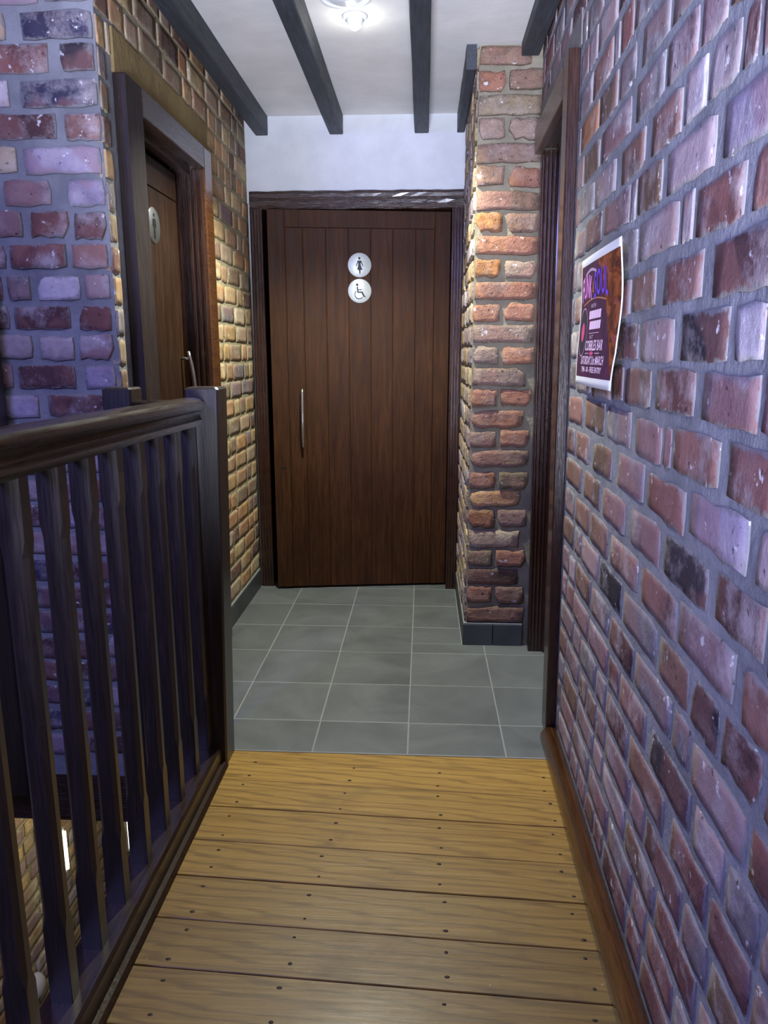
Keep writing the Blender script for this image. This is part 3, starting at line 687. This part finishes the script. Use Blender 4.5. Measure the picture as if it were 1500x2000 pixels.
d2(MB().box(-1.060, -1.0275, 3.176, 3.1995, 1.08, 1.42, b=0.001, M=D2), 'latch_plate', M['brass'], label='brass latch plate on the door edge')
d2(MB().box(-1.5, -1.42, 2.54, 3.6, 0.0, 2.3, M=D2).box(-1.5, -1.2, 3.3, 3.4, 0, 2.3, M=D2).box(-1.5, -1.2, 2.53, 3.4, 2.15, 2.3, M=D2), 'dark_backing', M['black'])

# ------------------------------------------------------------------ right door, seen almost edge on
door3 = struct(bpy.data.objects.new('door_3', None)); COL.objects.link(door3); door3.location = wall_right.location; door3.rotation_euler = wall_right.rotation_euler
door3['label'] = 'dark-stained door frame in the right wall beside the brick pier, seen edge on'
def d3(mb, name, mat, **kw): return mb.build(name, mat, door3, **kw)
d3(MB().prism([(-0.036, 0.004), (-0.033, 0.0), (-0.003, 0.0), (-0.001, 0.004), (-0.001, 0.14), (-0.020, 0.14), (-0.024, 0.10), (-0.036, 0.09)], 'z', 0.012, 2.245), 'casing', M['frame'])
d3(MB().box(-0.034, -0.002, 0.14, 0.80, 2.145, 2.245, b=0.004), 'casing_head', M['frame_y'])
d3(MB().box(0.0, 0.215, 0.081, 0.10, 0.001, 2.199), 'door_jamb', M['frame'])
fj = MB(); fj.prism(reeded(-0.004, 0.060, 0.795, 0.045, 4, 'y'), 'z', 0.001, 2.16); d3(fj, 'casing', M['frame'])
fj = MB(); fj.prism(reeded(0.060, 0.20, 0.782, 0.06, 5, 'y'), 'z', 0.001, 2.18); d3(fj, 'door_jamb', M['frame'])
d3(MB().box(0.0, 0.215, 0.10, 0.782, 2.165, 2.199), 'door_head', M['frame_y'])
s3 = d3(MB().box(0.152, 0.192, 0.104, 0.778, 0.008, 2.16, b=0.002), 'slab', M['door'])
for i in range(6):
    a = 0.106 + i * 0.1117; MB().box(0.146, 0.153, a + 0.001, a + 0.1107, 0.01, 2.155, b=0.002).build('door_board', M['door'], s3)

# ------------------------------------------------------------------ balustrade round the stairwell
bal = bpy.data.objects.new('balustrade', None); COL.objects.link(bal); bal.location = (-0.70, 1.2, 0)
tag(bal, 'dark-stained timber balustrade with chamfered balusters beside the wooden floor', 'balustrade')
BT = Matrix.Translation((0.70, -1.2, 0))
def bb(mb, name, mat, **kw): return mb.build(name, mat, bal, **kw)
def newel(xb0, xb1, xt0, xt1, y0, y1, z0, z1):
    v = []; zs = [z0, z1 - 0.006, z1]
    for i, z in enumerate(zs):
        t = (z - z0) / (z1 - z0); a, c = xb0 + (xt0 - xb0) * t, xb1 + (xt1 - xb1) * t; e = 0.006 if i == 2 else 0.0; ch = 0.006
        a += e; c -= e; p, q = y0 + e, y1 - e
        v += [(a + ch, p, z), (c - ch, p, z), (c, p + ch, z), (c, q - ch, z), (c - ch, q, z), (a + ch, q, z), (a, q - ch, z), (a, p + ch, z)]
    f = [(i * 8 + j, i * 8 + (j + 1) % 8, (i + 1) * 8 + (j + 1) % 8, (i + 1) * 8 + j) for i in range(2) for j in range(8)] + [tuple(range(7, -1, -1)), tuple(range(16, 24))]
    return MB().add(v, f, False, BT)
bb(newel(-0.747, -0.648, -0.722, -0.617, 2.215, 2.318, -0.14, 1.254), 'newel_post', M['post'])
bb(newel(-0.986, -0.893, -0.984, -0.892, 2.232, 2.326, -0.14, 1.252), 'newel_post', M['post'])
hp = [(-0.735, 1.142), (-0.672, 1.142), (-0.670, 1.158), (-0.676, 1.164), (-0.680, 1.172), (-0.676, 1.182), (-0.664, 1.190), (-0.658, 1.200), (-0.659, 1.212), (-0.668, 1.220), (-0.690, 1.224),
      (-0.718, 1.224), (-0.740, 1.220), (-0.749, 1.212), (-0.750, 1.200), (-0.744, 1.190), (-0.732, 1.182), (-0.728, 1.172), (-0.735, 1.158)]
hr = MB(); k = len(hp); vv = []
for i, y in enumerate((-0.7, 2.216)):
    sl = 0.012 * (2.216 - y) / 1.1
    vv += [(x, y, z + min(sl, 0.02)) for x, z in hp]
hr.add(vv, [(j, (j + 1) % k, k + (j + 1) % k, k + j) for j in range(k)] + [tuple(range(k)), tuple(range(2 * k - 1, k - 1, -1))], [True] * k + [False] * 2, BT)
bb(hr, 'handrail', M['rail'])
bb(MB().prism([(-0.757, -0.05), (-0.660, -0.05), (-0.660, 0.068), (-0.667, 0.076), (-0.750, 0.076), (-0.757, 0.068)], 'y', -0.7, 2.2145, BT), 'bottom_rail', M['rail'])
qb = MB(); qb.prism([(-0.6595, 0.0), (-0.640, 0.0), (-0.641, 0.010), (-0.647, 0.018), (-0.6595, 0.020)], 'y', -0.7, 2.214, BT); bb(qb, 'bead_moulding', M['door_dim'])
def baluster_mesh(s=0.046, t=0.032):
    h = s / 2; e = t / 2; prof = [(0.075, 0.001), (0.245, 0.001), (0.27, 0.0085), (1.00, 0.0085), (1.028, 0.001), (1.150, 0.001)]
    mb = MB(); v = []
    for z, c in prof: v += [(-h + c, -e, z), (h - c, -e, z), (h, -e + c, z), (h, e - c, z), (h - c, e, z), (-h + c, e, z), (-h, e - c, z), (-h, -e + c, z)]
    n = len(prof); f = [(i * 8 + j, i * 8 + (j + 1) % 8, (i + 1) * 8 + (j + 1) % 8, (i + 1) * 8 + j) for i in range(n - 1) for j in range(8)] + [tuple(range(7, -1, -1)), tuple(range(8 * n - 8, 8 * n))]
    me = mb.add(v, f).mesh('baluster'); me.materials.append(M['post']); return me
bme = baluster_mesh()
for i in range(20):
    y = 2.174 + 0.017 - 0.1385 * i
    o = link('baluster', bme, bal); o.location = BT @ Vector((-0.7130 + random.uniform(-0.0015, 0.0015), y + random.uniform(-0.003, 0.003), random.uniform(-0.0, 0.002))); o.rotation_euler = (0, 0, random.uniform(-0.02, 0.02))
# short return between the two newels
bb(MB().prism([(2.243, 1.160), (2.297, 1.160), (2.305, 1.19), (2.300, 1.206), (2.285, 1.212), (2.255, 1.212), (2.240, 1.206), (2.235, 1.19)], 'x', -0.893, -0.7215, BT, True), 'handrail', M['rail'])
bb(MB().box(-0.893, -0.743, 2.235, 2.305, -0.05, 0.075, b=0.004, M=BT), 'bottom_rail', M['rail'])
o = link('baluster', bme, bal); o.location = BT @ Vector((-0.818, 2.27, 0)); o.scale = (1, 1, 1.013)

# ------------------------------------------------------------------ the stairwell below and beside the landing
struct(MB().box(-2.4, -0.757, 2.345, 2.52, -0.32, -0.132, b=0.004).build('trim_1', M['frame_h']))
struct(MB().box(-0.755, -0.735, -1.4, 2.21, -0.32, -0.052).build('trim_2', M['frame_y']))
wlow = struct(MB().box(-2.25, -2.1, 1.0, 5.2, -2.7, -0.33).build('wall_downstairs', M['mortar_buff']))
lay_bricks(wlow, pi / 2, -2.1, 2.3, 5.0, -2.66, 0.093, 25, (), None, ['buff', 'beige', 'pale', 'tan', 'buff', 'white'], 'b', M['stuff_b'], 77, zmax=-0.34, see=lambda p: seen(p, -10) and to_px(p)[0] < 300 and to_px(p)[1] > 1500)
struct(MB().box(-2.4, -0.3, -1.4, 5.2, -2.8, -2.7).build('floor_downstairs', M['gap']))
struct(MB().box(-2.4, -2.3, -1.4, 2.34, -0.33, CEIL).build('wall_outer', M['mortar_grey']))
pst = MB().box(-1.50, -1.338, 2.20, 2.325, -0.13, CEIL - 0.002, b=0.006).build('timber_post', M['post']); tag(pst, 'dark timber post at the far left of the stairwell brick wall', 'post')
def low_at(px, py):
    return on_x(px, py, -2.09)
for i, (px, ya, yb_) in enumerate(((117, 1618, 1702), (241.6, 1568, 1662))):
    p, q = low_at(px, ya), low_at(px, yb_); y = (p.y + q.y) / 2
    t = MB().box(-2.096, -2.06, y - 0.012, y + 0.012, q.z - 0.02, p.z + 0.02, b=0.004).build('strip_light', M['white'])
    MB().box(-2.0605, -2.045, y - 0.007, y + 0.007, q.z, p.z, b=0.004).build('glowing_tube', M['strip'], t)
    tag(t, ['glowing white strip light down the stairwell, the left one of the two seen between balusters', 'glowing white strip light down the stairwell, the right one of the two seen between balusters'][i], 'lamp')
p = low_at(66, 1930)
g = MB().lathe([(0, 0.05), (0.03, 0.048), (0.06, 0.034), (0.075, 0.012), (0.078, 0)], 24, Matrix.Translation((-2.088, p.y, p.z)) @ Matrix.Rotation(pi / 2, 4, 'Y')).build('wall_plaque', M['white'])
tag(g, 'round white fitting on the lit brick wall down the stairwell', 'fitting')

# ------------------------------------------------------------------ ceiling fittings
DLX, DLY = -0.27, 3.05
dl = bpy.data.objects.new('downlight', None); COL.objects.link(dl); dl.location = (DLX, DLY, CEIL)
tag(dl, 'small lit ceiling spotlight between the two middle beams', 'spotlight')
MB().lathe([(0, -0.001), (0.046, -0.001), (0.046, -0.006), (0.040, -0.012), (0.031, -0.012), (0.028, -0.03), (0.026, -0.034), (0.022, -0.034), (0.021, -0.024), (0, -0.024)], 32).build('housing', M['white'], dl)
MB().lathe([(0.0205, -0.0245), (0.020, -0.034), (0.015, -0.043), (0.008, -0.047), (0, -0.048)], 24).build('bulb', M['lens'], dl)
lamp('downlight_beam', 'SPOT', (DLX, DLY, CEIL - 0.058), 185, (0.98, 1.0, 0.84), (DLX, DLY, 0), spot_size=radians(124), spot_blend=0.55, shadow_soft_size=0.02)
lamp('downlight_glow', 'POINT', (DLX, DLY, CEIL - 0.066), 0.8, (0.98, 1.0, 0.92), shadow_soft_size=0.02)
cf = MB().lathe([(0.080, 0), (0.092, -0.002), (0.096, -0.012), (0.090, -0.020), (0.082, -0.016), (0.078, -0.012), (0.05, -0.026), (0, -0.032)], 40).build('ceiling_fitting', M['white'], loc=(-0.287, 2.858, CEIL - 0.0005))
tag(cf, 'round white ceiling fitting at the top edge of the picture near the spotlight', 'smoke alarm')

# ------------------------------------------------------------------ poster on the right wall
PW, PH = 0.445, 0.338
def wave(u, v):
    """stand-off from the wall: u 0..1 from the far edge to the near edge, v 0..1 from bottom to top"""
    return 0.004 + 0.007 * sin(v * 2 * pi * 1.05 + 0.6) * (0.4 + 0.6 * u) * 0.7 + 0.012 * max(0, 0.25 - v) * 4 * u * 0.8 + 0.012 * (u * (1 - u)) + 0.006 * (1 - v) * (1 - u)
Ptop, Pbot = on_wr(1149, 511), on_wr(1136, 748)
Y0 = Ptop.y; Y1 = on_wr(1231, 468).y; Z1 = Ptop.z; Z0 = Pbot.z
def pos(u, v, d=0.0): return Vector((-0.016 - wave(u, v) - d, Y0 + (Y1 - Y0) * u, Z0 + (Z1 - Z0) * v))
def sheet(u0, u1, v0, v1, d, nu=16, nv=24):
    v = [pos(u0 + (u1 - u0) * i / nu, v0 + (v1 - v0) * j / nv, d) for j in range(nv + 1) for i in range(nu + 1)]
    f = [(j * (nu + 1) + i, j * (nu + 1) + i + 1, (j + 1) * (nu + 1) + i + 1, (j + 1) * (nu + 1) + i) for j in range(nv) for i in range(nu)]
    return MB().add(v, f, True)
def with_uv(o, nu=16, nv=24):
    uv = o.data.uv_layers.new(name='UVMap')
    for lp in o.data.loops:
        vi = lp.vertex_index; uv.data[lp.index].uv = ((vi % (nu + 1)) / nu, (vi // (nu + 1)) / nv)
    return o
def mat_poster():
    s = NT('poster_print'); tc = s.n('ShaderNodeTexCoord'); uv = tc.outputs['UV']; sx = s.n('ShaderNodeSeparateXYZ'); s.l(uv, sx.inputs[0])
    n = s.noise(uv, 6, 4, 0.6, 1.5); c = s.mix(s.ramp(n, (0.35, K4), (0.7, W4)), lin(44, 22, 58), lin(92, 34, 78))
    n2 = s.noise(uv, 5, 6, 0.7, 1.6); g = s.ramp(n2, (0.36, lin(46, 18, 26)), (0.5, lin(118, 48, 22)), (0.57, lin(160, 90, 32)), (0.64, lin(140, 36, 96)), (0.76, lin(50, 60, 150)))
    m = s.n('ShaderNodeMath', operation='MULTIPLY'); m.inputs[1].default_value = 1.0; s.l(sx.outputs[1], m.inputs[0])
    add = s.n('ShaderNodeMath', operation='MULTIPLY_ADD'); add.inputs[1].default_value = 0.5; s.l(sx.outputs[1], add.inputs[0]); s.l(sx.outputs[0], add.inputs[2])
    c = s.mix(s.ramp(add.outputs[0], (0.98, K4), (1.28, W4)), c, g)
    return s.out(c, 0.4, spec=0.4)
M['poster'] = mat_poster(); M['paper'] = mat_flat('poster_paper', lin(232, 232, 234), 0.6)
M['ink_pink'] = mat_flat('print_pink', lin(238, 150, 226), 0.5); M['ink_violet'] = mat_flat('print_violet', lin(112, 66, 214), 0.5); M['ink_pale'] = mat_flat('print_pale', lin(240, 206, 238), 0.5)
M['ink_dim'] = mat_flat('print_dim', lin(190, 160, 190), 0.5); M['ink_gold'] = mat_flat('print_gold', lin(190, 120, 80), 0.5); M['ink_red'] = mat_flat('print_red', lin(206, 70, 128), 0.5); M['ink_night'] = mat_flat('print_night', lin(30, 22, 50), 0.5)
poster = with_uv(sheet(0, 1, 0, 1, 0).build('poster', M['paper'])); tag(poster, 'purple event poster with curling white edges on the right brick wall', 'poster')
for o in (poster,): o.location = wall_right.location; o.rotation_euler = wall_right.rotation_euler
md = poster.modifiers.new('thick', 'SOLIDIFY'); md.thickness = 0.0006; md.offset = -1
with_uv(sheet(0.022, 0.978, 0.068, 0.942, 0.0008).build('print', M['poster'], poster))
def text(s, u0, u1, vb, vt, mat, arch=0.0, name='lettering', d=0.0016):
    cu = bpy.data.curves.new('t', 'FONT'); cu.body = s; cu.size = 1.0; cu.resolution_u = 2; cu.offset = 0.018; to = bpy.data.objects.new('t', cu); COL.objects.link(to)
    bpy.context.view_layer.update(); me = bpy.data.meshes.new_from_object(to.evaluated_get(bpy.context.evaluated_depsgraph_get()))
    bpy.data.objects.remove(to); bpy.data.curves.remove(cu)
    bm = bmesh.new(); bm.from_mesh(me); bpy.data.meshes.remove(me)
    bmesh.ops.triangulate(bm, faces=bm.faces); bmesh.ops.subdivide_edges(bm, edges=[e for e in bm.edges if e.calc_length() > 0.25], cuts=1)
    xs = [q.co.x for q in bm.verts]; zs = [q.co.y for q in bm.verts]; x0, x1, z0, z1 = min(xs), max(xs), min(zs), max(zs)
    bm.verts.index_update(); vv = []
    for q in bm.verts:
        a = (q.co.x - x0) / (x1 - x0); c = (q.co.y - z0) / (z1 - z0); u = u0 + (u1 - u0) * a
        vv.append(pos(u, vb + (vt - vb) * c + arch * 4 * a * (1 - a), d))
    mb = MB().add(vv, [[q.index for q in f.verts] for f in bm.faces]); bm.free()
    return mb.build(name, mat, poster)
def ring(uc, vc, ru, rv, w_, mat, d=0.0016, n=40, name='printed_ring'):
    vv = []; 
    for i in range(n):
        t = 2 * pi * i / n
        for q in (1.0, 1.0 - w_): vv.append(pos(uc + ru * q * cos(t), vc + rv * q * sin(t), d))
    return MB().add(vv, [(2 * i, 2 * ((i + 1) % n), 2 * ((i + 1) % n) + 1, 2 * i + 1) for i in range(n)]).build(name, mat, poster)
def strip(pts, w_, mat, d=0.0016, name='printed_line'):
    vv = []
    for u, v in pts: vv += [pos(u, v - w_ / 2, d), pos(u, v + w_ / 2, d)]
    return MB().add(vv, [(2 * i, 2 * i + 2, 2 * i + 3, 2 * i + 1) for i in range(len(pts) - 1)]).build(name, mat, poster)
text('FUNK', 0.07, 0.345, 0.655, 0.835, M['ink_pink'], 0.03); text('SOUL', 0.40, 0.73, 0.65, 0.85, M['ink_violet'], 0.03); text('&', 0.352, 0.392, 0.71, 0.80, M['ink_gold'], 0.0)
strip([(0.16 + 0.06 * i, 0.862 + 0.03 * sin(pi * i / 5)) for i in range(6)], 0.022, M['ink_dim'])
strip([(0.12 + 0.065 * i, 0.632 + 0.035 * sin(pi * i / 9)) for i in range(10)], 0.010, M['ink_gold'])
text('WITH', 0.33, 0.46, 0.597, 0.628, M['ink_dim'])
for vb, u0, u1 in ((0.515, 0.30, 0.60), (0.435, 0.33, 0.61)):   # two illegible lines of print
    for k_ in range(5): strip([(u0 + (u1 - u0) * (k_ + t) / 5, vb + 0.03) for t in (0.03, 0.5, 0.96)], 0.062, M['ink_pale'])
strip([(0.34 + 0.05 * i, 0.405) for i in range(6)], 0.006, M['ink_dim']); text('AT', 0.36, 0.46, 0.362, 0.39, M['ink_dim'])
text('COBBLES BAR', 0.27, 0.72, 0.272, 0.352, M['ink_pale']); strip([(0.28, 0.252), (0.38, 0.252)], 0.007, M['ink_dim']); strip([(0.54, 0.252), (0.66, 0.252)], 0.007, M['ink_dim'])
ring(0.455, 0.252, 0.05, 0.016, 0.98, M['ink_red']); text('SATURDAY 21st MARCH', 0.18, 0.78, 0.166, 0.232, M['ink_pale']); text('7PM - 00 - FREE ENTRY', 0.22, 0.76, 0.106, 0.15, M['ink_pale'])
ring(0.155, 0.42, 0.115, 0.19, 0.98, M['ink_night'], 0.0013, name='printed_disc'); ring(0.155, 0.42, 0.117, 0.192, 0.045, M['ink_dim']); ring(0.155, 0.42, 0.045, 0.075, 0.98, M['ink_red'], 0.0018, name='printed_disc')
